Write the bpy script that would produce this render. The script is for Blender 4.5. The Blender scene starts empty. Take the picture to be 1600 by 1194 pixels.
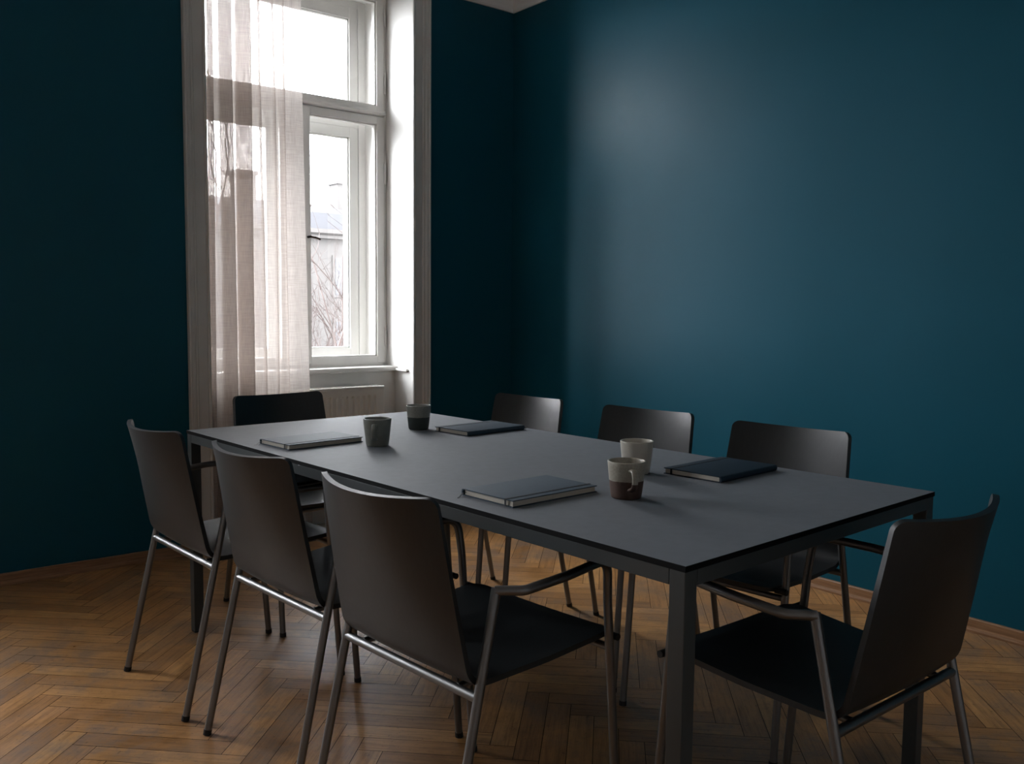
import bpy, bmesh, math, random
from mathutils import Vector, Matrix
S = bpy.context.scene
COL = S.collection
PI = math.pi

# ------------------------------------------------------------------ camera, world, exposure
cd = bpy.data.cameras.new('camera'); cam = bpy.data.objects.new('camera', cd); COL.objects.link(cam)
cd.sensor_width = 36; cd.lens = 31.2606; cd.clip_start = .05; cd.clip_end = 300
_r = Vector((.7794757763, -.6263671057, .0090422933))
_u = Vector((.0443128034, .0695315277, .9965950743))
_f = Vector((.6248630967, .7764210299, -.0819542239))
cam.matrix_world = Matrix(((_r.x, _u.x, -_f.x, 0), (_r.y, _u.y, -_f.y, 0), (_r.z, _u.z, -_f.z, 1.18578), (0, 0, 0, 1)))
S.camera = cam

W = bpy.data.worlds.new('overcast_sky'); S.world = W; W.use_nodes = True
nt = W.node_tree; nt.nodes.clear()
# overcast sky, brighter towards the left where the sun stands behind the clouds
bg = nt.nodes.new('ShaderNodeBackground'); tc = nt.nodes.new('ShaderNodeTexCoord')
dp = nt.nodes.new('ShaderNodeVectorMath'); dp.operation = 'DOT_PRODUCT'; dp.inputs[1].default_value = Vector((-.40, .83, .40)).normalized()
mr = nt.nodes.new('ShaderNodeMapRange'); mr.interpolation_type = 'SMOOTHSTEP'
for a, b in (('From Min', .50), ('From Max', 1.0), ('To Min', 17.0), ('To Max', 48.0)): mr.inputs[a].default_value = b
nt.links.new(tc.outputs['Generated'], dp.inputs[0]); nt.links.new(dp.outputs['Value'], mr.inputs['Value']); nt.links.new(mr.outputs[0], bg.inputs['Strength'])
bg.inputs['Color'].default_value = (.935, .965, 1, 1)
nt.links.new(bg.outputs[0], nt.nodes.new('ShaderNodeOutputWorld').inputs[0])
S.view_settings.view_transform = 'Standard'; S.view_settings.look = 'None'
S.view_settings.exposure = 0.0; S.view_settings.gamma = 1; S.view_settings.use_curve_mapping = False
S.cycles.transparent_max_bounces = 24; S.cycles.max_bounces = 12; S.cycles.diffuse_bounces = 6; S.cycles.transmission_bounces = 8
S.cycles.use_denoising = True; S.cycles.sample_clamp_indirect = 8; S.cycles.caustics_refractive = False; S.cycles.caustics_reflective = False

# ------------------------------------------------------------------ room dimensions
WY, WX, LX, NY = 4.2216, 3.3847, -1.75, -2.2       # window wall, right wall, left wall, near wall
CZ, CORN = 3.08, 2.923
WIN = [(1.535, 2.683), (-.95, .198)]               # the two window openings (second one left of the frame)
LWIN = []                                          # (no windows in the left wall)
FY, OY, EY = 4.493, 4.69, 4.87                     # inner window, outer window, outer wall face
HEAD = 2.97

def portal(x0, x1):
    l = bpy.data.lights.new('daylight_portal', 'AREA'); l.shape = 'RECTANGLE'; l.size = x1 - x0 + .1; l.size_y = 2.2
    l.cycles.is_portal = True
    o = bpy.data.objects.new('daylight_portal', l); COL.objects.link(o)
    o.location = ((x0 + x1) / 2, EY + .03, 1.92); o.rotation_euler = (-PI / 2, 0, 0)
for w in WIN: portal(*w)
for y0, y1 in LWIN:
    portal(y0, y1); o = COL.objects[-1]; o.location = (LX - (EY - WY) - .03, (y0 + y1) / 2, 1.92); o.rotation_euler = (-PI / 2, 0, PI / 2)

# ------------------------------------------------------------------ materials
class NT:
    def __init__(s, name):
        s.m = bpy.data.materials.new(name); s.m.use_nodes = True; s.t = s.m.node_tree; s.t.nodes.clear()
        s.out = s.n('OutputMaterial')
    def n(s, k, **kw):
        nd = s.t.nodes.new('ShaderNode' + k)
        for a, b in kw.items():
            if a in nd.inputs: s.set(nd, a, b)
            else: setattr(nd, a, b)
        return nd
    def set(s, nd, a, b):
        if isinstance(b, bpy.types.NodeSocket): s.t.links.new(b, nd.inputs[a])
        else: nd.inputs[a].default_value = b
    def bsdf(s, **kw):
        p = s.n('BsdfPrincipled')
        for a, b in kw.items(): s.set(p, a.replace('_', ' '), b)
        s.t.links.new(p.outputs[0], s.out.inputs[0]); return p
    def tex(s, kind, coord='Object', scale=(1, 1, 1), **kw):
        c = s.n('TexCoord'); mp = s.n('Mapping'); s.t.links.new(c.outputs[coord], mp.inputs[0]); mp.inputs['Scale'].default_value = scale
        t = s.n('Tex' + kind)
        for a, b in kw.items(): s.set(t, a.replace('_', ' '), b)
        s.t.links.new(mp.outputs[0], t.inputs[0]); return t
    def ramp(s, fac, stops):
        r = s.n('ValToRGB'); e = r.color_ramp.elements
        while len(e) < len(stops): e.new(.5)
        for el, (p, c) in zip(e, stops): el.position = p; el.color = (*c, 1) if len(c) == 3 else c
        s.t.links.new(fac, r.inputs[0]); return r.outputs[0]
    def mix(s, fac, a, b, kind='MIX'):
        m = s.n('MixRGB'); m.blend_type = kind
        for i, v in ((0, fac), (1, a), (2, b)): s.set(m, i, v if isinstance(v, (bpy.types.NodeSocket, float, int)) else (*v, 1))
        return m.outputs[0]
    def bump(s, h, strength=.2, dist=.002):
        b = s.n('Bump'); b.inputs['Strength'].default_value = strength; b.inputs['Distance'].default_value = dist
        s.t.links.new(h, b.inputs['Height']); return b.outputs[0]

def simple(name, col, rough=.5, metal=0, spec=.5, var=0, vscale=8, bump=0, bscale=60, **kw):
    k = NT(name); c = (*col, 1)
    if var:
        t = k.tex('Noise', Scale=vscale, Detail=4)
        c = k.ramp(t.outputs[0], [(.3, tuple(x * (1 - var) for x in col)), (.7, tuple(min(1, x * (1 + var)) for x in col))])
    p = k.bsdf(Base_Color=c, Roughness=rough, Metallic=metal, Specular_IOR_Level=spec, **kw)
    if bump:
        t = k.tex('Noise', Scale=bscale, Detail=3)
        k.set(p, 'Normal', k.bump(t.outputs[0], bump))
    return k.m

def wall_paint():
    k = NT('teal_wall_paint')
    t = k.tex('Noise', Scale=1.3, Detail=5); t2 = k.tex('Noise', Scale=170, Detail=3); t3 = k.tex('Noise', Scale=28, Detail=4)
    c = k.ramp(t.outputs[0], [(.3, (.0048, .076, .115)), (.7, (.0058, .084, .128))])
    r = k.ramp(t3.outputs[0], [(.3, (.40, .40, .40)), (.7, (.46, .46, .46))])
    p = k.bsdf(Base_Color=c, Roughness=r, Specular_IOR_Level=.15)
    t4 = k.tex('Noise', scale=(9, 9, .5), Scale=1, Detail=3)
    h = k.mix(.35, k.mix(.4, t2.outputs[0], t3.outputs[0]), t4.outputs[0])
    k.set(p, 'Normal', k.bump(h, .22, .0022)); return k.m

def parquet():
    k = NT('oak_parquet')
    uv = k.n('UVMap'); uv.uv_map = 'grain'
    at = k.n('Attribute'); at.attribute_name = 'plank'
    sep = k.n('SeparateColor'); k.t.links.new(at.outputs['Color'], sep.inputs[0])
    mp = k.n('Mapping'); k.t.links.new(uv.outputs[0], mp.inputs[0]); mp.inputs['Scale'].default_value = (2.2, 34, 1)
    g = k.n('TexNoise', Scale=2.0, Detail=7.0, Roughness=.62); k.t.links.new(mp.outputs[0], g.inputs[0])
    mp2 = k.n('Mapping'); k.t.links.new(uv.outputs[0], mp2.inputs[0]); mp2.inputs['Scale'].default_value = (6, 240, 1)
    g2 = k.n('TexNoise', Scale=2.0, Detail=3.0); k.t.links.new(mp2.outputs[0], g2.inputs[0])
    base = k.ramp(sep.outputs[0], [(0, (.35, .168, .058)), (.3, (.45, .220, .077)), (.65, (.50, .25, .088)), (1, (.58, .305, .112))])
    gr = k.ramp(g.outputs[0], [(.28, (.55, .5, .46)), (.5, (.95, .95, .95)), (.75, (1.15, 1.12, 1.08))])
    c = k.mix(1.0, base, gr, 'MULTIPLY')
    fine = k.ramp(g2.outputs[0], [(.32, (.72, .70, .68)), (.5, (1, 1, 1))])
    c = k.mix(1.0, c, fine, 'MULTIPLY')
    # worn, greyed patches and dark specks in the old varnish
    w = k.tex('Noise', Scale=1.7, Detail=9, Roughness=.72); w2 = k.tex('Noise', Scale=8, Detail=7, Roughness=.72); w3 = k.tex('Noise', Scale=70, Detail=4, Roughness=.7)
    wm = k.mix(1.0, k.ramp(w.outputs[0], [(.44, (0, 0, 0)), (.57, (1, 1, 1))]), k.ramp(w2.outputs[0], [(.40, (0, 0, 0)), (.53, (1, 1, 1))]), 'MULTIPLY')
    wf = k.n('RGBToBW'); k.t.links.new(wm, wf.inputs[0])
    mw = k.n('Math', operation='MULTIPLY'); k.t.links.new(wf.outputs[0], mw.inputs[0]); mw.inputs[1].default_value = .62
    c = k.mix(mw.outputs[0], c, (.135, .108, .09))
    c = k.mix(1.0, c, k.ramp(w2.outputs[0], [(.30, (.62, .60, .58)), (.52, (1, 1, 1))]), 'MULTIPLY')
    c = k.mix(.8, c, k.ramp(w3.outputs[0], [(.30, (.35, .32, .30)), (.40, (1, 1, 1))]), 'MULTIPLY')
    r = k.ramp(w2.outputs[0], [(.3, (.27, .27, .27)), (.7, (.45, .45, .45))])
    p = k.bsdf(Base_Color=c, Roughness=r, Specular_IOR_Level=.45)
    k.set(p, 'Normal', k.bump(k.mix(.5, g.outputs[0], w3.outputs[0]), .16, .0012)); return k.m

def wood_trim():
    k = NT('baseboard_wood')
    g = k.tex('Noise', scale=(3, 3, 40), Scale=3, Detail=6)
    c = k.ramp(g.outputs[0], [(.3, (.21, .108, .052)), (.7, (.34, .185, .095))])
    k.bsdf(Base_Color=c, Roughness=.42); return k.m

def curtain_cloth():
    k = NT('sheer_linen')
    uv = k.n('UVMap'); uv.uv_map = 'cloth'
    def thread(scale, ax):
        mp = k.n('Mapping'); k.t.links.new(uv.outputs[0], mp.inputs[0]); mp.inputs['Scale'].default_value = scale
        n = k.n('TexNoise', Scale=1.0, Detail=3.0); k.t.links.new(mp.outputs[0], n.inputs[0]); return n.outputs[0]
    a = thread((260, 12, 1), 0); b = thread((9, 260, 1), 1)
    m = k.mix(.5, a, b)
    bw = k.n('RGBToBW'); k.t.links.new(m, bw.inputs[0])
    op = k.ramp(bw.outputs[0], [(.40, (.38, .38, .38)), (.6, (.20, .20, .20))])
    col = (.56, .505, .47, 1)
    d = k.n('BsdfDiffuse'); d.inputs[0].default_value = col
    tl = k.n('BsdfTranslucent'); tl.inputs[0].default_value = col
    m1 = k.n('MixShader'); m1.inputs[0].default_value = .27; k.t.links.new(d.outputs[0], m1.inputs[1]); k.t.links.new(tl.outputs[0], m1.inputs[2])
    tr = k.n('BsdfTransparent'); tr.inputs[0].default_value = (1, .97, .95, 1)
    m2 = k.n('MixShader'); k.t.links.new(op, m2.inputs[0]); k.t.links.new(m1.outputs[0], m2.inputs[1]); k.t.links.new(tr.outputs[0], m2.inputs[2])
    k.t.links.new(m2.outputs[0], k.out.inputs[0]); return k.m

def glass_mat():
    k = NT('window_glass')
    tr = k.n('BsdfTransparent'); tr.inputs[0].default_value = (.985, .986, .99, 1)
    gl = k.n('BsdfGlossy'); gl.inputs['Roughness'].default_value = .02
    lw = k.n('LayerWeight'); lw.inputs[0].default_value = .5
    pw = k.n('Math', operation='POWER'); k.t.links.new(lw.outputs['Facing'], pw.inputs[0]); pw.inputs[1].default_value = 5
    fr = k.n('Math', operation='MULTIPLY_ADD'); k.t.links.new(pw.outputs[0], fr.inputs[0]); fr.inputs[1].default_value = .8; fr.inputs[2].default_value = .03
    m = k.n('MixShader'); k.t.links.new(fr.outputs[0], m.inputs[0]); k.t.links.new(tr.outputs[0], m.inputs[1]); k.t.links.new(gl.outputs[0], m.inputs[2])
    k.t.links.new(m.outputs[0], k.out.inputs[0]); return k.m

def shell_mat():
    k = NT('black_stained_veneer')
    g = k.tex('Noise', scale=(70, 70, 3), Scale=2, Detail=5)
    c = k.ramp(g.outputs[0], [(.3, (.0095, .0122, .0138)), (.7, (.0135, .0168, .0187))])
    p = k.bsdf(Base_Color=c, Roughness=.47, Specular_IOR_Level=.55)
    k.set(p, 'Normal', k.bump(g.outputs[0], .06, .001)); return k.m

def steel():
    k = NT('brushed_steel')
    g = k.tex('Noise', Scale=400, Detail=2)
    r = k.ramp(g.outputs[0], [(.3, (.40, .40, .40)), (.7, (.46, .46, .46))])
    k.bsdf(Base_Color=(.20, .2, .2, 1), Metallic=1.0, Roughness=r); return k.m

def two_tone(name, up, lo, split, rough_up=.3, rough_lo=.6, speck=.15):
    k = NT(name)
    c = k.n('TexCoord'); sp = k.n('SeparateXYZ'); k.t.links.new(c.outputs['Object'], sp.inputs[0])
    n = k.tex('Noise', Scale=30, Detail=2)
    ad = k.n('Math', operation='MULTIPLY_ADD'); k.t.links.new(n.outputs[0], ad.inputs[0]); ad.inputs[1].default_value = .003; k.t.links.new(sp.outputs[2], ad.inputs[2])
    gt = k.n('Math', operation='GREATER_THAN'); k.t.links.new(ad.outputs[0], gt.inputs[0]); gt.inputs[1].default_value = split + .0015
    s2 = k.tex('Noise', Scale=220, Detail=3)
    f = k.ramp(s2.outputs[0], [(.35, (1 - speck,) * 3), (.65, (1 + speck * .4,) * 3)])
    cc = k.mix(1.0, k.mix(gt.outputs[0], lo, up), f, 'MULTIPLY')
    rr = k.mix(gt.outputs[0], (rough_lo,) * 3, (rough_up,) * 3)
    k.bsdf(Base_Color=cc, Roughness=rr); return k.m

M = dict(
    wall=wall_paint(), floor=parquet(), base=wood_trim(), curtain=curtain_cloth(), glass=glass_mat(), shell=shell_mat(), steel=steel(),
    seam=simple('floor_seam', (.018, .011, .007), .9),
    white=simple('white_gloss_paint', (.62, .61, .585), .42, var=.05, vscale=5, bump=.06, bscale=40),
    ceiling=simple('white_ceiling_paint', (.85, .87, .875), .8, bump=.05),
    radiator=simple('radiator_enamel', (.86, .84, .79), .35),
    outer=simple('exterior_render', (.40, .37, .35), .9, var=.1),
    top=simple('charcoal_laminate', (.135, .147, .165), .62, spec=.42, var=.05, vscale=40, bump=.03, bscale=500),
    core=simple('black_laminate_core', (.003, .0035, .004), .8, spec=.12),
    frame=simple('charcoal_powder_coat', (.040, .048, .051), .42, bump=.02, bscale=900),
    rubber=simple('black_rubber', (.012, .012, .012), .7),
    brass=simple('dark_bronze', (.05, .035, .025), .35, metal=.8),
    cover=simple('navy_cloth_cover', (.034, .056, .078), .62, spec=.3, var=.08, vscale=90, bump=.1, bscale=700),
    cover_dark=simple('dark_navy_cover', (.014, .026, .042), .55, spec=.3, var=.08, vscale=90, bump=.12, bscale=700),
    elastic=simple('black_elastic', (.008, .010, .013), .7),
    ribbon=simple('grey_ribbon', (.10, .10, .10), .6),
    mug_grey=simple('grey_green_glaze', (.20, .205, .18), .38, var=.1, vscale=60),
    mug_cream=simple('cream_glaze', (.46, .43, .37), .28, var=.06, vscale=40),
    mug_green=two_tone('speckled_grey_over_green', (.27, .265, .235), (.030, .040, .036), .046),
    mug_brown=two_tone('cream_over_brown_clay', (.36, .33, .27), (.085, .045, .032), .043),
    bark=simple('bark', (.042, .028, .024), .9, var=.2),
    facade=simple('pale_facade', (.10, .094, .09), .9, spec=.1), roof=simple('grey_slate', (.06, .06, .064), .9, spec=.08), pane=simple('dark_pane', (.05, .05, .055), .2),
    street=simple('grey_paving', (.10, .097, .092), .9),
)
def pages():
    k = NT('cream_page_edges')
    g = k.tex('Noise', scale=(1, 1, 900), Scale=2, Detail=2)
    k.bsdf(Base_Color=k.ramp(g.outputs[0], [(.3, (.42, .38, .32)), (.7, (.62, .58, .50))]), Roughness=.85); return k.m
M['pages'] = pages()

# ------------------------------------------------------------------ mesh helpers
def link(name, bm, mats, parent=None, smooth=False, loc=None, angle=None):
    me = bpy.data.meshes.new(name)
    bmesh.ops.recalc_face_normals(bm, faces=bm.faces)
    bm.to_mesh(me); bm.free()
    for m in (mats if isinstance(mats, (list, tuple)) else [mats]): me.materials.append(M[m])
    if smooth:
        me.polygons.foreach_set('use_smooth', [True] * len(me.polygons))
        if angle: me.set_sharp_from_angle(angle=math.radians(angle))
    o = bpy.data.objects.new(name, me); COL.objects.link(o)
    if parent: o.parent = parent
    if loc: o.location = loc
    return o
def tag(o, label, cat=None, group=None, kind=None):
    o['label'] = label
    if cat: o['category'] = cat
    if group: o['group'] = group
    if kind: o['kind'] = kind
    return o
def empty(name, loc=(0, 0, 0), rz=0):
    o = bpy.data.objects.new(name, None); COL.objects.link(o); o.location = loc; o.rotation_euler = (0, 0, rz); o.empty_display_size = .1; return o
def structure(name, bm, mats, parent=None, **kw):
    o = link(name, bm, mats, parent, **kw)
    if not parent: o['kind'] = 'structure'
    return o
def box(bm, x0, x1, y0, y1, z0, z1, bev=0, mi=0, seg=2):
    vs = [bm.verts.new((x, y, z)) for x in (x0, x1) for y in (y0, y1) for z in (z0, z1)]
    fs = [bm.faces.new([vs[i] for i in q]) for q in ((0, 1, 3, 2), (4, 6, 7, 5), (0, 4, 5, 1), (2, 3, 7, 6), (0, 2, 6, 4), (1, 5, 7, 3))]
    for f in fs: f.material_index = mi
    if bev:
        es = list({e for f in fs for e in f.edges})
        r = bmesh.ops.bevel(bm, geom=es, offset=bev, segments=seg, affect='EDGES', profile=.5)
        for f in r['faces']: f.material_index = mi
    return fs
def bx(*a, **k):
    bm = bmesh.new(); box(bm, *a, **k); return bm
def prism(bm, prof, p0, p1, a, b, mi=0):
    """profile points (s,t) placed at p + a*s + b*t, swept from p0 to p1"""
    p0, p1, a, b = map(Vector, (p0, p1, a, b))
    A = [bm.verts.new(p0 + a * s + b * t) for s, t in prof]; B = [bm.verts.new(p1 + a * s + b * t) for s, t in prof]
    n = len(prof)
    for i in range(n): bm.faces.new((A[i], A[(i + 1) % n], B[(i + 1) % n], B[i])).material_index = mi
    bm.faces.new(A[::-1]).material_index = mi; bm.faces.new(B).material_index = mi
def fillet(pts, rad, seg=6):
    """round the inner corners of a polyline; rad may be a list"""
    out = [Vector(pts[0])]
    for i in range(1, len(pts) - 1):
        p, q, r = Vector(pts[i - 1]), Vector(pts[i]), Vector(pts[i + 1])
        R = rad[i - 1] if isinstance(rad, (list, tuple)) else rad
        if R <= 0: out.append(q); continue
        u, v = (p - q).normalized(), (r - q).normalized(); ang = u.angle(v)
        d = min(R / math.tan(ang / 2), (p - q).length * .49, (r - q).length * .49)
        a, b = q + u * d, q + v * d
        for k in range(seg + 1):
            t = k / seg; out.append(a * (1 - t) ** 2 + q * 2 * t * (1 - t) + b * t * t)
    out.append(Vector(pts[-1])); return out
def tube(bm, pts, r, n=12, mi=0, cap=True, taper=None):
    pts = [Vector(p) for p in pts]; rings = []; nrm = None
    for i, p in enumerate(pts):
        t = (pts[min(i + 1, len(pts) - 1)] - pts[max(i - 1, 0)]).normalized()
        if nrm is None:
            nrm = t.orthogonal().normalized()
        else:
            nrm = (nrm - t * nrm.dot(t)).normalized()
        bn = t.cross(nrm); rr = r if taper is None else taper[i]
        if 0 < i < len(pts) - 1:
            pass
        rings.append([bm.verts.new(p + (nrm * math.cos(2 * PI * k / n) + bn * math.sin(2 * PI * k / n)) * rr) for k in range(n)])
    for A, B in zip(rings[:-1], rings[1:]):
        for k in range(n): bm.faces.new((A[k], A[(k + 1) % n], B[(k + 1) % n], B[k])).material_index = mi
    if cap:
        bm.faces.new(rings[0][::-1]).material_index = mi; bm.faces.new(rings[-1]).material_index = mi
def lathe(bm, prof, n=40, mi=0, c=(0, 0)):
    """closed outline (r,z) starting and ending on the axis"""
    rings = []
    for r, z in prof:
        if r < 1e-6: rings.append([bm.verts.new((c[0], c[1], z))])
        else: rings.append([bm.verts.new((c[0] + r * math.cos(2 * PI * k / n), c[1] + r * math.sin(2 * PI * k / n), z)) for k in range(n)])
    for A, B in zip(rings[:-1], rings[1:]):
        for k in range(n):
            a = [A[k % len(A)], A[(k + 1) % n % len(A)], B[(k + 1) % n % len(B)], B[k % len(B)]]
            a = list(dict.fromkeys(a))
            if len(a) > 2: bm.faces.new(a).material_index = mi

# ------------------------------------------------------------------ floor: herringbone planks in one mesh
def make_floor():
    rnd = random.Random(4); n, w = 6, .07; s2 = math.sqrt(.5); gap = .0009; ox, oy = .285, .02
    bm = bmesh.new(); uvl = bm.loops.layers.uv.new('grain'); cl = bm.loops.layers.float_color.new('plank')
    box(bm, LX - .6, WX, NY, EY, -.06, -.0015, mi=1)
    bb = bmesh.new(); uvl = bb.loops.layers.uv.new('grain'); cl = bb.loops.layers.float_color.new('plank')
    R = range(-140, 160)
    for i in R:
        for kind in (0, 1):
            for jj in range(-14, 15):
                j = i + 2 * n * jj + (0 if kind == 0 else 1)
                a, b = (n, 1) if kind == 0 else (1, n)
                cu, cv = (i + a / 2) * w, (j + b / 2) * w
                x, y = (cu - cv) * s2 + ox, (cu + cv) * s2 + oy
                if not (LX - .4 < x < WX + .4 and NY - .4 < y < 4.9): continue
                q = [(i * w + gap, j * w + gap), ((i + a) * w - gap, j * w + gap), ((i + a) * w - gap, (j + b) * w - gap), (i * w + gap, (j + b) * w - gap)]
                vs = [bb.verts.new(((u - v) * s2 + ox, (u + v) * s2 + oy, 0)) for u, v in q]
                f = bb.faces.new(vs); f.material_index = 0
                c = (rnd.random(), rnd.random(), rnd.random(), 1); du, dv = rnd.random() * 50, rnd.random() * 50
                for lp, (u, v) in zip(f.loops, q):
                    lp[uvl].uv = (u + du, v + dv) if kind == 0 else (v + du, u + dv)
                    lp[cl] = c
    for co, no in (((LX, 0, 0), (-1, 0, 0)), ((WX, 0, 0), (1, 0, 0)), ((0, NY, 0), (0, -1, 0)), ((0, 4.40, 0), (0, 1, 0))):
        bmesh.ops.bisect_plane(bb, geom=bb.verts[:] + bb.edges[:] + bb.faces[:], plane_co=co, plane_no=no, clear_outer=True)
    me = bpy.data.meshes.new('tmp'); bb.to_mesh(me); bb.free(); bm.from_mesh(me); bpy.data.meshes.remove(me)
    structure('floor', bm, ['floor', 'seam'])
make_floor()

# ------------------------------------------------------------------ walls, ceiling, trim
def make_walls():
    bm = bmesh.new()
    xs = [LX - .65, WIN[1][0], WIN[1][1], WIN[0][0], WIN[0][1], WX + .3]
    for a, b in ((0, 1), (2, 3), (4, 5)): box(bm, xs[a], xs[b], WY, EY - .001, -.06, CZ + .1)
    for x0, x1 in WIN:
        box(bm, x0, x1, WY, EY - .001, HEAD, CZ + .1)      # above the window
    structure('wall_far', bm, 'wall')
    structure('wall_right', bx(WX, WX + .3, NY - .3, WY, -.06, CZ + .1), 'wall')
    bm = bmesh.new(); D = EY - WY - .001
    ys = [NY - .3] + [v for w in LWIN for v in w] + [WY]
    for a, b in [(2 * q, 2 * q + 1) for q in range(len(LWIN) + 1)]: box(bm, LX - D, LX, ys[a], ys[b], -.06, CZ + .1)
    for y0, y1 in LWIN: box(bm, LX - D, LX, y0, y1, HEAD, CZ + .1)
    structure('wall_left', bm, 'ceiling')
    structure('wall_near', bx(LX, WX, NY - .3, NY, -.06, CZ + .1), 'ceiling')
    structure('ceiling', bx(LX, WX, NY, WY, CZ, CZ + .1), 'ceiling')
    # cornice between walls and ceiling: a plain cove
    prof = [(0, CORN), (.012, CORN), (.018, CORN + .012)]
    for k in range(7):
        t = k / 6 * PI / 2; prof.append((.018 + .11 * (1 - math.cos(t)), CORN + .03 + .11 * math.sin(t)))
    prof += [(.14, CORN + .14), (.14, CZ), (0, CZ)]
    for nm, p0, p1, a in (('trim_1', (LX, WY, 0), (WX, WY, 0), (0, -1, 0)), ('trim_2', (WX, NY, 0), (WX, WY, 0), (-1, 0, 0)), ('trim_3', (LX, NY, 0), (LX, WY, 0), (1, 0, 0)), ('trim_4', (LX, NY, 0), (WX, NY, 0), (0, 1, 0))):
        bm = bmesh.new(); prism(bm, prof, p0, p1, a, (0, 0, 1)); structure(nm, bm, 'ceiling')
    # low wooden skirting with a small shoe
    pr = [(0, 0), (.024, 0), (.024, .008), (.021, .015), (.016, .018), (.014, .0185), (.014, .046), (.011, .05), (0, .05)]
    bm = bmesh.new()
    tr = .107
    for x0, x1 in ((LX, WIN[1][0] - tr), (WIN[1][1] + tr, WIN[0][0] - tr), (WIN[0][1] + tr, WX)): prism(bm, pr, (x0, WY, 0), (x1, WY, 0), (0, -1, 0), (0, 0, 1))
    structure('baseboard_far', bm, 'base')
    for nm, p0, p1, a in (('baseboard_right', (WX, NY, 0), (WX, WY - .024, 0), (-1, 0, 0)), ('baseboard_near', (LX + .024, NY, 0), (WX - .024, NY, 0), (0, 1, 0))):
        bm = bmesh.new(); prism(bm, pr, p0, p1, a, (0, 0, 1)); structure(nm, bm, 'base')
    bm = bmesh.new()
    for y0, y1 in zip([NY] + [w[1] + tr for w in LWIN], [w[0] - tr for w in LWIN] + [WY - .024]): prism(bm, pr, (LX, y0, 0), (LX, y1, 0), (1, 0, 0), (0, 0, 1))
    structure('baseboard_left', bm, 'base')
make_walls()

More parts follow.
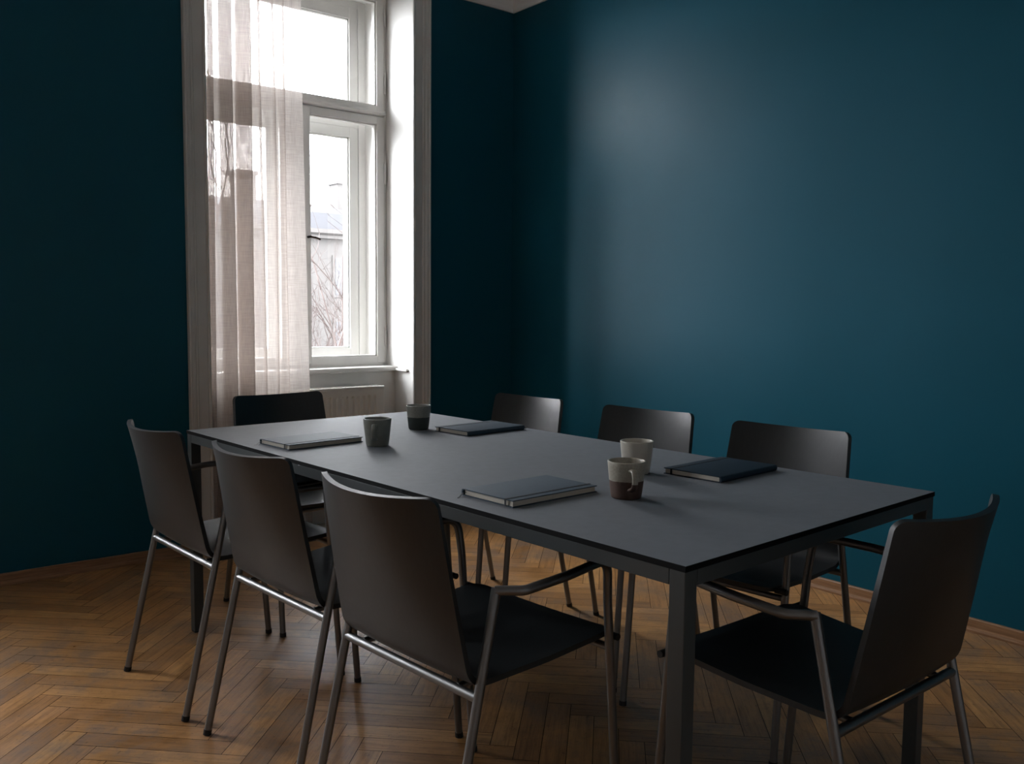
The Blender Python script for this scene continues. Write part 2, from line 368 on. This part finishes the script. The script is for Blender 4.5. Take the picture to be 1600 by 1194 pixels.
# ------------------------------------------------------------------ double casement window (box window)
def window(idx, x0, x1, left=False):
    w = empty('window_%d' % idx, (LX, (x0 + x1) / 2, 0) if left else ((x0 + x1) / 2, WY, 0), PI / 2 if left else 0); w['kind'] = 'structure'
    cx = (x0 + x1) / 2; h = (x1 - x0) / 2
    def L(x): return x                                            # local coordinates below: x from the centre, y from the wall face
    def part(name, bm, m, parent=None, **k): return link(name, bm, m, parent or w, **k)
    fy, oy, ey = FY - WY, OY - WY, EY - WY
    # parapet below the sill, and the white linings of the recess
    bm = bmesh.new(); box(bm, -h, h, .178, ey, 0, .825); part('parapet', bm, 'white')
    for s in (-1, 1):
        bm = bmesh.new(); box(bm, *sorted((s * (h - .006), s * (h + .002))), -.001, fy, 0, HEAD - .0); part('reveal_lining', bm, 'white')
        bm = bmesh.new(); box(bm, *sorted((s * (h - .022), s * (h - .006))), .035, .17, .828, .842, bev=.003); part('lining_ledge', bm, 'white')
        bm = bmesh.new(); box(bm, *sorted((s * (h - .03), s * h)), fy + .05, oy, .85, HEAD); part('box_lining', bm, 'white')
        bm = bmesh.new(); box(bm, *sorted((s * (h - .083), s * (h + .0))), oy + .045, ey, .83, HEAD); part('outer_reveal', bm, 'outer')
    bm = bmesh.new(); prism(bm, [(0, 2.905), (fy, HEAD - .002), (fy, HEAD), (0, HEAD)], (-h, 0, 0), (h, 0, 0), (0, 1, 0), (0, 0, 1)); part('head_lining', bm, 'white')
    bm = bmesh.new(); box(bm, -h, h, fy + .05, oy, HEAD - .03, HEAD); box(bm, -h, h, fy + .05, ey + .03, .825, .86); part('box_lining', bm, 'white')
    bm = bmesh.new(); box(bm, -h, h, .152, fy + .05, .825, .853, bev=.006); part('window_sill', bm, 'white', smooth=True, angle=40)
    # inner frame
    bm = bmesh.new()
    for s in (-1, 1): box(bm, *sorted((s * (h - .024), s * h)), fy, fy + .06, .85, HEAD)
    box(bm, -h + .02, h - .02, fy + .001, fy + .059, .853, .868); box(bm, -h + .02, h - .02, fy + .001, fy + .059, 2.94, HEAD - .001)
    box(bm, -h + .02, h - .02, fy + .004, fy + .058, 2.255, 2.285)
    part('inner_frame', bm, 'white')
    bm = bmesh.new(); prism(bm, [(0, 2.268), (-.016, 2.274), (-.02, 2.284), (-.006, 2.30), (0, 2.30)], (-h + .02, fy, 0), (h - .02, fy, 0), (0, 1, 0), (0, 0, 1)); part('transom_moulding', bm, 'white')
    def sash(name, xa, xb, za, zb, y, th, wl, wr, wb, wt, m='white'):
        bm = bmesh.new()
        box(bm, xa, xa + wl, y, y + th, za, zb, bev=.003, seg=1); box(bm, xb - wr, xb, y, y + th, za, zb, bev=.003, seg=1)
        box(bm, xa + wl - .004, xb - wr + .004, y + .001, y + th - .001, za, za + wb); box(bm, xa + wl - .004, xb - wr + .004, y + .001, y + th - .001, zb - wt, zb)
        # glazing bead set back inside the frame
        g = .008
        for q in ((xa + wl - .002, xa + wl + g, za + wb, zb - wt), (xb - wr - g, xb - wr + .002, za + wb, zb - wt)): box(bm, q[0], q[1], y + .012, y + th - .004, q[2], q[3])
        box(bm, xa + wl, xb - wr, y + .012, y + th - .004, za + wb - .002, za + wb + g); box(bm, xa + wl, xb - wr, y + .012, y + th - .004, zb - wt - g, zb - wt + .002)
        o = part(name, bm, m)
        bm = bmesh.new(); box(bm, xa + wl - .003, xb - wr + .003, y + th * .5, y + th * .5 + .004, za + wb - .003, zb - wt + .003)
        link('pane', bm, 'glass', o)
        return o
    iy = fy - .006
    sash('upper_sash', -h + .021, h - .021, 2.276, 2.945, iy, .045, .049, .049, .045, .05)
    ls = sash('casement', -h + .021, -.002, .868, 2.262, iy, .045, .049, .060, .039, .040)
    rs = sash('casement', .002, h - .021, .868, 2.262, iy, .045, .060, .049, .039, .040)
    bm = bmesh.new(); box(bm, -.087, .087, iy - .012, iy, .87, 2.26, bev=.005); part('meeting_stile', bm, 'white', smooth=True, angle=40)
    # lever handle and hinges
    bm = bmesh.new(); tube(bm, [(.07, iy - .012, 1.563), (.07, iy - .045, 1.563)], .007, 10)
    tube(bm, fillet([(.07, iy - .042, 1.563), (.095, iy - .046, 1.560), (.124, iy - .044, 1.552)], .01), .006, 10); part('window_handle', bm, 'brass', smooth=True, angle=50)
    for s in (-1, 1):
        for z in (1.02, 1.95, 2.45, 2.82):
            bm = bmesh.new(); tube(bm, [(s * (h - .020), iy - .005, z - .055), (s * (h - .020), iy - .005, z + .055)], .006, 10); tube(bm, [(s * (h - .020), iy - .005, z - .062), (s * (h - .020), iy - .005, z + .062)], .0035, 8)
            part('hinge', bm, 'white', smooth=True, angle=50)
    # outer window
    bm = bmesh.new()
    for s in (-1, 1): box(bm, *sorted((s * (h - .075), s * (h - .02))), oy, oy + .06, .86, HEAD - .02)
    box(bm, -h + .07, h - .07, oy + .002, oy + .058, .861, .885); box(bm, -h + .07, h - .07, oy + .002, oy + .058, 2.90, HEAD - .021); box(bm, -h + .07, h - .07, oy + .002, oy + .058, 2.225, 2.30)
    part('outer_frame', bm, 'white')
    sash('outer_upper_sash', -h + .075, h - .075, 2.295, 2.905, oy + .004, .04, .055, .055, .06, .065)
    sash('outer_casement', -h + .075, -.001, .882, 2.23, oy + .004, .04, .058, .055, .066, .06)
    sash('outer_casement', .001, h - .075, .882, 2.23, oy + .004, .04, .055, .058, .066, .06)
    # moulded architrave on the wall
    pr = [(0, 0), (0, .012), (.003, .017), (.008, .018), (.011, .014), (.012, .010), (.016, .010), (.018, .013), (.060, .014), (.062, .019), (.068, .023), (.073, .020), (.075, .020), (.080, .027), (.090, .030), (.094, .028), (.097, .033), (.103, .034), (.107, .030), (.107, 0)]
    for s in (-1, 1):
        bm = bmesh.new(); prism(bm, pr, (s * (h - .006), 0, 0), (s * (h - .006), 0, CORN), (s, 0, 0), (0, -1, 0)); part('architrave', bm, 'white')
    return w
for i, (x0, x1) in enumerate(WIN): window(i + 1, x0, x1)
for i, (y0, y1) in enumerate(LWIN): window(i + 3, y0, y1, True)

# ------------------------------------------------------------------ radiator in the window niche
def radiator():
    x0, x1, yf, yb, z0, z1 = 1.64, 2.535, 4.282, 4.368, .14, .742
    r = empty('radiator', ((x0 + x1) / 2, (yf + yb) / 2, 0))
    tag(r, 'white fluted panel radiator under the window sill, behind the table', 'radiator')
    hx = (x1 - x0) / 2; hy = (yb - yf) / 2
    def panel(s):
        bm = bmesh.new(); pts = []; p = .0333; x = -hx + .022
        pts.append((-hx, 0)); 
        while x + p <= hx - .012:
            pts += [(x, 0), (x + .005, .012), (x + .0155, .012), (x + .0205, 0)]; x += p
        pts.append((hx, 0))
        zs = [(z0, 0), (z0 + .035, 0), (z0 + .05, 1), (z1 - .05, 1), (z1 - .035, 0), (z1, 0)]
        yo = -hy if s < 0 else hy
        rows = [[bm.verts.new((px, yo - s * (d * k), z)) for px, d in pts] for z, k in zs]
        back = [[bm.verts.new((px, yo - s * .02, z)) for px in (-hx, hx)] for z in (z0, z1)]
        for A, B in zip(rows[:-1], rows[1:]):
            for i in range(len(A) - 1): bm.faces.new((A[i], A[i + 1], B[i + 1], B[i]))
        bm.faces.new((back[0][0], back[1][0], back[1][1], back[0][1]))
        bm.faces.new(rows[0] + [back[0][1], back[0][0]]); bm.faces.new(rows[-1] + [back[1][1], back[1][0]])
        bm.faces.new([q[0] for q in rows] + [back[1][0], back[0][0]]); bm.faces.new([q[-1] for q in rows] + [back[1][1], back[0][1]])
        link('panel', bm, 'radiator', r)
    panel(-1); panel(1)
    bm = bmesh.new(); box(bm, -hx, hx, -hy - .002, -hy + .012, z1 - .004, z1 + .012, bev=.003); box(bm, -hx, hx, hy - .012, hy + .002, z1 - .004, z1 + .012)
    for i in range(40): x = -hx + (i + .5) * 2 * hx / 40; box(bm, x - .006, x + .006, -hy + .01, hy - .01, z1 + .004, z1 + .011)
    link('top_grille', bm, 'radiator', r)
    for s in (-1, 1):
        bm = bmesh.new(); box(bm, *sorted((s * (hx - .001), s * (hx + .004))), -hy + .006, hy - .004, z0 + .03, z1 + .008); link('side_cover', bm, 'radiator', r)
    for s in (-1, 1):
        bm = bmesh.new(); tube(bm, [(s * (hx - .07), 0, z0 + .02), (s * (hx - .07), 0, 0)], .009, 10); link('pipe', bm, 'radiator', r, smooth=True, angle=50)
    for x in (-hx + .15, hx - .15):
        bm = bmesh.new(); box(bm, x - .015, x + .015, hy - .004, .178 + WY - (yf + yb) / 2, .3, .6); link('bracket', bm, 'radiator', r)
radiator()

# ------------------------------------------------------------------ curtain
def curtain():
    bm = bmesh.new(); uvl = bm.loops.layers.uv.new('cloth')
    nu, nv = 300, 60; x0t, x0b, wt, wb = 1.548, 1.532, .484, .534; zt, zb = 2.895, .012
    # plan of the folds: (fraction of the width, depth); where the path doubles back the cloth lies three layers thick
    plan = [(0, .01), (.03, -.012), (.075, .0), (.06, .022), (.03, .016), (.09, .002), (.13, -.014), (.20, -.022), (.262, -.012), (.25, .012), (.155, .022), (.17, .036), (.27, .03), (.33, .004), (.40, -.022),
            (.445, -.010), (.425, .014), (.32, .024), (.345, .038), (.45, .028), (.50, .0), (.535, -.014), (.555, -.002), (.535, .012), (.58, .006), (.64, -.012), (.685, -.010), (.672, .010), (.72, .012), (.775, -.008), (.80, -.006), (.79, .008), (.86, .006), (.93, -.006), (1.0, .0)]
    def cr(t):
        n = len(plan) - 1; i = min(int(t * n), n - 1); f = t * n - i
        p = [plan[max(0, min(n, i + d))] for d in (-1, 0, 1, 2)]
        return [.5 * (2 * p[1][q] + (p[2][q] - p[0][q]) * f + (2 * p[0][q] - 5 * p[1][q] + 4 * p[2][q] - p[3][q]) * f * f + (3 * p[1][q] - p[0][q] - 3 * p[2][q] + p[3][q]) * f ** 3) for q in (0, 1)]
    rows = []
    for j in range(nv + 1):
        t = j / nv; z = zt + (zb - zt) * t; row = []
        for i in range(nu + 1):
            s = i / nu; fx, fy = cr(s)
            x = (x0t + (x0b - x0t) * t) + (wt + (wb - wt) * t) * fx + .004 * math.sin(4.2 * t + 17 * s) * min(1, 6 * t) + (.004 * math.sin(26 * t) * t if s < .03 else 0)
            y = 4.232 + fy * (.85 + .3 * t) + .0025 * math.sin(5 * t + 12 * s)
            row.append(bm.verts.new((x, y, z)))
        rows.append(row)
    for j in range(nv):
        for i in range(nu):
            f = bm.faces.new((rows[j][i], rows[j][i + 1], rows[j + 1][i + 1], rows[j + 1][i]))
            for lp, (a, b) in zip(f.loops, ((i, j), (i + 1, j), (i + 1, j + 1), (i, j + 1))): lp[uvl].uv = (a / nu * 1.5, b / nv * 2.88)
    o = link('curtain', bm, 'curtain', smooth=True)
    tag(o, 'sheer off-white curtain hanging in folds over the left half of the window', 'curtain')
curtain()

# ------------------------------------------------------------------ table
TC = Vector((1.63952, 2.12544, 0)); TH = .0512225; HX, HY = .5053, 1.1086
def table():
    t = empty('conference_table', TC, TH)
    tag(t, 'long charcoal table with thin top and square legs in the middle of the room', 'table')
    bm = bmesh.new(); box(bm, -HX, HX, -HY, HY, .7285, .74, bev=.0008, mi=1, seg=1)
    for f in bm.faces:
        if f.normal.z > .9 or (abs(f.calc_center_median().z - .74) < 1e-4): f.material_index = 0
    link('tabletop', bm, ['top', 'core'], t)
    e, l, a = .002, .035, .6985
    hx, hy = HX - e, HY - e
    for s in (-1, 1):
        link('apron', bx(*sorted((s * hx, s * (hx - .025))), -hy + l + .0006, hy - l - .0006, a, .7285, bev=.0012), 'frame', t)
        link('apron', bx(-hx + l + .0006, hx - l - .0006, *sorted((s * hy, s * (hy - .025))), a, .7285, bev=.0012), 'frame', t)
        for q in (-1, 1):
            g = link('leg', bx(*sorted((s * hx, s * (hx - l))), *sorted((q * hy, q * (hy - l))), .004, .7284, bev=.0015), 'frame', t)
            link('foot_cap', bx(*sorted((s * (hx - .001), s * (hx - l + .001))), *sorted((q * (hy - .001), q * (hy - l + .001))), 0, .0045), 'rubber', g)
table()

# ------------------------------------------------------------------ armchairs
def make_chair():
    c = empty('armchair')
    T = .0101
    RFX, JX, JY, JZ, CB = .234, .228, .146, .633, .428
    FFX, FFY, FBX, FBY, FBZ = .249, .507, .247, .458, .598
    # moulded shell: underside/back profile as (y, z), from top edge to the front of the seat
    core = fillet([(0, .015, .83), (0, .052, .62), (0, .086, .441), (0, .30, .446), (0, .47, .459), (0, .504, .457)], [.9, .062, .6, .06], 8)
    P = [(p.y, p.z) for p in core]
    # resample by arc length
    Lc = [0]
    for a, b in zip(P[:-1], P[1:]): Lc.append(Lc[-1] + math.dist(a, b))
    tot = Lc[-1]
    def at(s):
        for i in range(len(P) - 1):
            if s <= Lc[i + 1] or i == len(P) - 2:
                f = (s - Lc[i]) / (Lc[i + 1] - Lc[i]); return (P[i][0] + (P[i + 1][0] - P[i][0]) * f, P[i][1] + (P[i + 1][1] - P[i][1]) * f)
    r0, r1, th = .022, .04, .0122
    ss = [0, .0012, .004, .008, .013, .018, .023] + [.035 + k * (.30 - .035) / 9 for k in range(10)]
    cut = len(ss) - 1
    ss += [.30 + k * (.50 - .30) / 22 for k in range(1, 23)] + [.50 + k * (tot - .045 - .50) / 8 for k in range(1, 9)]
    ss += [tot - q for q in (.036, .028, .02, .013, .007, .003, .0008, 0)]
    def half(s):
        d = s / .36
        w = .201 + .016 * min(1, d) + (.015 * max(0, min(1, (s - .40) / (tot - .45))))
        if s < r0: w -= r0 - math.sqrt(max(0, r0 * r0 - (r0 - s) ** 2))
        e = tot - s
        if e < r1: w -= r1 - math.sqrt(max(0, r1 * r1 - (r1 - e) ** 2))
        return w
    nu = 24
    def row(s, off):
        y, z = at(s); y2, z2 = at(min(tot, s + .004)); y1, z1 = at(max(0, s - .004))
        ty, tz = y2 - y1, z2 - z1; l = math.hypot(ty, tz); ty /= l; tz /= l
        ny, nz = -tz, ty                                   # towards the sitter
        sag = .051 * max(0, 1 - s / .40) ** 1.0 + .004
        if s > .34: sag = max(.004, sag)
        w = half(s); full = .201 + .016 * min(1, s / .36); out = []
        for k in range(nu + 1):
            u = -1 + 2 * k / nu; u = math.copysign(abs(u) ** .9, u); x = u * w; q = 1 - min(1, abs(x) / full) ** 2.0
            # normal tilt across the curved back
            slope = 2 * sag * x / full ** 2; n_ = math.hypot(1, slope); nx_, nn = -slope / n_, 1 / n_
            out.append(Vector((x + nx_ * off, y - sag * q * ny + ny * nn * off, z - sag * q * nz + nz * nn * off)))
        return out
    outer = [row(s, 0) for s in ss]; inner = [row(s, th) for s in ss]
    def piece(name, a, b, capA, capB):
        bm = bmesh.new()
        O = [[bm.verts.new(p) for p in outer[i]] for i in range(a, b + 1)]; I = [[bm.verts.new(p) for p in inner[i]] for i in range(a, b + 1)]
        n = b - a
        for i in range(n):
            for k in range(nu):
                bm.faces.new((O[i][k], O[i][k + 1], O[i + 1][k + 1], O[i + 1][k])); bm.faces.new((I[i][k], I[i + 1][k], I[i + 1][k + 1], I[i][k + 1]))
            bm.faces.new((O[i][0], O[i + 1][0], I[i + 1][0], I[i][0])); bm.faces.new((O[i][nu], I[i][nu], I[i + 1][nu], O[i + 1][nu]))
        for cap, j in ((capA, 0), (capB, n)):
            if cap:
                for k in range(nu): bm.faces.new((O[j][k], I[j][k], I[j][k + 1], O[j][k + 1]))
        return link(name, bm, 'shell', c, smooth=True, angle=45)
    piece('backrest', 0, cut, True, False); piece('seat', cut, len(ss) - 1, False, True)
    def tb(name, pts, r=T, parent=c, m='steel'):
        bm = bmesh.new(); tube(bm, pts, r, 14); return link(name, bm, m, parent, smooth=True, angle=50)
    def cap(leg, x, y, dx, dy):
        bm = bmesh.new(); tube(bm, [(x, y, 0), (x + dx, y + dy, .014)], T + .0012, 14); link('foot_cap', bm, 'rubber', leg, smooth=True, angle=50)
    for s in (-1, 1):
        k = .012 / JZ; d = Vector((s * (JX - RFX), JY, JZ))
        g = tb('leg', [Vector((s * RFX, 0, 0)) + d * k, (s * JX, JY, JZ + .006)]); cap(g, s * RFX, 0, 0, .003)
        top = Vector((s * FFX, FFY, 0)).lerp(Vector((s * FBX, FBY, FBZ)), .92)
        g = tb('leg', [(s * FFX, FFY - .001, .012), top]); cap(g, s * FFX, FFY, 0, -.001)
        tb('armrest', fillet([(s * (JX - .001), JY - .004, JZ + .001), (s * .266, .186, JZ + .001), (s * .272, .30, .641), (s * .254, .452, .645), top], [.03, .2, .046], 10))
    yb = JY * CB / JZ; xb = RFX + (JX - RFX) * CB / JZ
    tb('rear_crossbar', [(-xb, yb, CB), (xb, yb, CB)])
    zf = .4395; f = (zf - 0) / FBZ; xf, yf = FFX + (FBX - FFX) * f, FFY + (FBY - FFY) * f
    tb('front_crossbar', [(-xf, yf, zf), (xf, yf, zf)], .0085)
    for s in (-1, 1):                                      # seat rails under the shell, resting on both crossbars
        tb('seat_rail', [(s * .165, yb + .002, .4325), (s * .165, yf, .4395)], .0075)
        bm = bmesh.new(); tube(bm, [(s * (xf - .02), yf + .014, .462), (s * (xf + .013), yf + .014, .462)], .008, 12); link('bumper', bm, 'rubber', c, smooth=True, angle=50)
    return c
def copy_tree(o, parent=None):
    n = o.copy(); COL.objects.link(n)
    if parent: n.parent = parent
    for ch in list(o.children): copy_tree(ch, n)
    return n
CH = [(.8056, 2.7334, -86.46, 'black armchair on the left side of the table, farthest from the camera, seen from behind'),
      (.8595, 2.1465, -85.10, 'black armchair in the middle of the left side of the table, seen from behind'),
      (.8854, 1.5624, -85.12, 'black armchair on the left side, nearest the camera, whole seat visible from behind'),
      (1.6527, .7380, .26, 'black armchair at the near short end of the table, lower right of the photo'),
      (2.3536, 2.7945, 93.29, 'black armchair facing left on the wall side, nearest the window corner, with the brightest back'),
      (2.4084, 2.1905, 96.47, 'black armchair facing left in the middle of the wall side of the table'),
      (2.4183, 1.6037, 95.55, 'black armchair facing left on the wall side, nearest the camera, behind the dark notebook'),
      (1.5397, 3.4649, 183.31, 'black armchair at the far short end of the table, in front of curtain and radiator')]
proto = make_chair()
for i, (x, y, a, lab) in enumerate(CH):
    o = proto if i == 0 else copy_tree(proto)
    o.location = (x, y, 0); o.rotation_euler = (0, 0, math.radians(a)); tag(o, lab, 'chair', 'armchairs around the conference table')

# ------------------------------------------------------------------ mugs
def mug(x, y, az, m, lab):
    k = empty('mug', (x, y, .74), az); tag(k, lab, 'mug', 'stoneware mugs on the table')
    R0, R1, H, t = .0365, .0455, .089, .0042
    prof = [(0, .0015), (R0 - .008, .0015), (R0 - .006, 0), (R0 - .003, 0), (R0 - .0008, .002), (R0, .005)]
    for i in range(1, 11): q = i / 10; prof.append((R0 + (R1 - R0) * (q ** .85), .005 + (H - .007) * q))
    prof += [(R1 - .0004, H - .0006), (R1 - t * .5, H), (R1 - t + .0006, H - .0008)]
    for i in range(10, -1, -1): q = i / 10; prof.append((R0 - t + (R1 - R0) * (q ** .85), .010 + (H - .0125) * q))
    prof += [(R0 - t - .006, .0065), (0, .006)]
    bm = bmesh.new(); lathe(bm, prof, 56); link('body', bm, m, k, smooth=True, angle=60)
    bm = bmesh.new(); pts = fillet([(.0400, 0, .070), (.060, 0, .074), (.0700, 0, .058), (.066, 0, .034), (.0385, 0, .024)], [.014, .016, .02], 6)
    n = len(pts); rings = []
    for i, p in enumerate(pts):
        tg = (pts[min(i + 1, n - 1)] - pts[max(i - 1, 0)]).normalized(); nn = Vector((0, 1, 0)).cross(tg)
        e = 1 + .35 * (abs(i / (n - 1) - .5) * 2) ** 3
        rings.append([bm.verts.new(p + nn * .0036 * e * math.cos(2 * PI * j / 14) + Vector((0, 1, 0)) * .0070 * e * math.sin(2 * PI * j / 14)) for j in range(14)])
    for A, B in zip(rings[:-1], rings[1:]):
        for j in range(14): bm.faces.new((A[j], A[(j + 1) % 14], B[(j + 1) % 14], B[j]))
    bm.faces.new(rings[0]); bm.faces.new(rings[-1][::-1])
    link('handle', bm, m, k, smooth=True, angle=60)
def az_to_cam(x, y, off): return math.atan2(-y, -x) + math.radians(off)
mug(1.455, 2.502, az_to_cam(1.455, 2.502, -11), 'mug_grey', 'plain grey-green mug beside the far left notebook, handle towards the camera')
mug(1.777, 2.756, az_to_cam(1.777, 2.756, 160), 'mug_green', 'two-tone mug, speckled grey over dark green, farthest on the table')
mug(1.527, 1.459, az_to_cam(1.527, 1.459, 17), 'mug_brown', 'two-tone mug, cream over brown, handle on its right, nearest the camera')
mug(1.784, 1.668, az_to_cam(1.784, 1.668, 170), 'mug_cream', 'plain cream mug half hidden behind the brown and cream mug')

# ------------------------------------------------------------------ notebooks
def notebook(cx, cy, ang, m, lab, flip=False, ribbon='elastic'):
    """local: spine along -y .. +y? long side on x; spine at +y when not flipped; elastic runs along the opposite long side"""
    L, Wd, T, ct = .277, .184, .0165, .0022
    k = empty('notebook', (cx, cy, .74), math.radians(ang) + (PI if flip else 0)); tag(k, lab, 'notebook', 'notebooks on the table')
    l, w = L / 2, Wd / 2
    bm = bmesh.new()                                       # cover: bottom board, top board and rounded spine in one
    prof = [(-w, 0), (w - .004, 0)]
    for i in range(7): a = -PI / 2 + PI * i / 6; prof.append((w - .006 + .006 * math.cos(a), T / 2 + T / 2 * math.sin(a)))
    prof += [(-w, T), (-w, T - ct), (w - .008, T - ct)]
    for i in range(1, 4): a = PI / 2 - PI * i / 4; prof.append((w - .008 + .0035 * math.cos(a), T / 2 + (T / 2 - ct) * math.sin(a)))
    prof += [(w - .008, ct), (-w, ct)]
    prism(bm, prof, (-l, 0, 0), (l, 0, 0), (0, 1, 0), (0, 0, 1))
    link('cover', bm, m, k, smooth=True, angle=35)
    link('pages', bx(-l + .003, l - .003, -w + .003, w - .0085, ct, T - ct, bev=.0006, seg=1), 'pages', k)
    e = .0009; y0 = -w + .022; y1 = y0 + .006
    bm = bmesh.new(); box(bm, -l - e, l + e, y0, y1, T, T + e); box(bm, -l - e, l + e, y0, y1, -.0, .0004)
    box(bm, -l - e - .0002, -l, y0, y1, 0, T + e); box(bm, l, l + e + .0002, y0, y1, 0, T + e)
    link('elastic_band', bm, 'elastic', k)
    s = -1
    # page marker ribbon sticking out beside the spine
    bm = bmesh.new(); pts = fillet([(s * (l - .01), w - .016, T / 2), (s * (l + .006), w - .013, T / 2 - .001), (s * (l + .020), w - .018, .0012), (s * (l + .031), w - .024, .0008)], .012, 5)
    A = [[bm.verts.new(p + Vector((0, d, h))) for d, h in ((-.002, 0), (.002, 0), (.002, .0005), (-.002, .0005))] for p in pts]
    for a, b in zip(A[:-1], A[1:]):
        for j in range(4): bm.faces.new((a[j], a[(j + 1) % 4], b[(j + 1) % 4], b[j]))
    bm.faces.new(A[0]); bm.faces.new(A[-1][::-1])
    link('ribbon', bm, ribbon, k)
notebook(1.369, 1.628, 3.2, 'cover', 'navy notebook with elastic band near the camera, left of the brown mug')
notebook(1.309, 2.677, 5.5, 'cover', 'notebook at the far left of the table, beside the plain grey-green mug', ribbon='ribbon')
notebook(1.943, 2.598, 5.0, 'cover', 'navy notebook on the far right side, beside the grey and green mug', flip=True)
notebook(1.982, 1.534, 4.6, 'cover_dark', 'darkest navy notebook on the right side, behind the two cream mugs', flip=True)

# ------------------------------------------------------------------ outside: street, house across the street, bare trees
structure('street_ground', bx(-70, 110, EY + .6, 150, -9.3, -9), 'street')
def house():
    y0, x0, x1 = 41.0, 6, 38
    b = empty('building', ((x0 + x1) / 2, y0, -9)); tag(b, 'pale house with a grey roof across the street, seen faintly through the window', 'building')
    hx = (x1 - x0) / 2
    link('wall', bx(-hx, hx, 0, 12, 0, 13.6), 'facade', b)
    bm = bmesh.new(); prism(bm, [(-.35, 13.6), (-.35, 13.75), (-.55, 13.85), (-.55, 14.05), (.6, 14.05), (.6, 13.6)], (-hx - .3, 0, 0), (hx + .3, 0, 0), (0, 1, 0), (0, 0, 1)); link('cornice', bm, 'facade', b)
    bm = bmesh.new(); prism(bm, [(.1, 14.05), (.9, 15.0), (6, 16.0), (11.5, 15.0), (12.2, 14.05)], (-hx, 0, 0), (hx, 0, 0), (0, 1, 0), (0, 0, 1)); link('roof', bm, 'roof', b)
    for x in (-9, -3.5, 2.2, 8):
        bm = bmesh.new(); box(bm, x - .5, x + .5, 4, 5, 15.2, 17.0); box(bm, x - .6, x + .6, 3.9, 5.1, 17.0, 17.2); link('chimney', bm, 'facade', b)
    for r in range(4):
        for q in range(11):
            x = -14.5 + q * 2.9; z = 1.2 + r * 3.2
            f = link('window_frame', bx(x - .75, x + .75, -.08, 0, z - .12, z + 2.0), 'facade', b)
            link('pane', bx(x - .6, x + .6, -.1, -.08, z, z + 1.85), 'pane', f)
house()
def tree(x, y, seed, H, lab, spread=.55):
    rnd = random.Random(seed); t = empty('bare_tree', (x, y, -9)); tag(t, lab, 'tree', 'bare trees in the street')
    tb, bb = bmesh.new(), bmesh.new(); count = [0]
    def grow(p, d, l, r, lev):
        pts = [p]; n = 4; dd = d.copy()
        for i in range(n):
            dd = (dd + Vector((rnd.uniform(-1, 1), rnd.uniform(-1, 1), rnd.uniform(-.5, .9))) * (.13 if lev else .05)).normalized(); pts.append(pts[-1] + dd * l / n)
        tube(tb if lev == 0 else bb, pts, r, 6 if lev < 3 else 4, taper=[r * (1 - .35 * i / n) for i in range(n + 1)]); count[0] += 1
        if lev >= 7 or r < .0045: return
        k = rnd.choice((2, 3, 3)) if lev else 4
        for i in range(k):
            q = pts[-1] if i < 2 else pts[rnd.randint(2, 3)]
            a = rnd.uniform(0, 2 * PI); o = dd.orthogonal().normalized(); o = (Matrix.Rotation(a, 3, dd) @ o)
            grow(q, (dd + o * rnd.uniform(.35, spread + .35) + Vector((0, 0, .12))).normalized(), l * rnd.uniform(.62, .85), r * rnd.uniform(.5, .68), lev + 1)
    grow(Vector((0, 0, 0)), Vector((0, 0, 1)), H * .32, .17, 0)
    link('trunk', tb, 'bark', t, smooth=True); link('branches', bb, 'bark', t, smooth=True)
tree(7.5, 14.4, 3, 14.0, 'bare winter tree nearest the window, right of the curtain')
tree(17.4, 34.0, 8, 12.5, 'bare winter tree farther off, in front of the pale house')
tree(9.9, 24.0, 11, 11.0, 'bare winter tree mostly behind the sheer curtain')
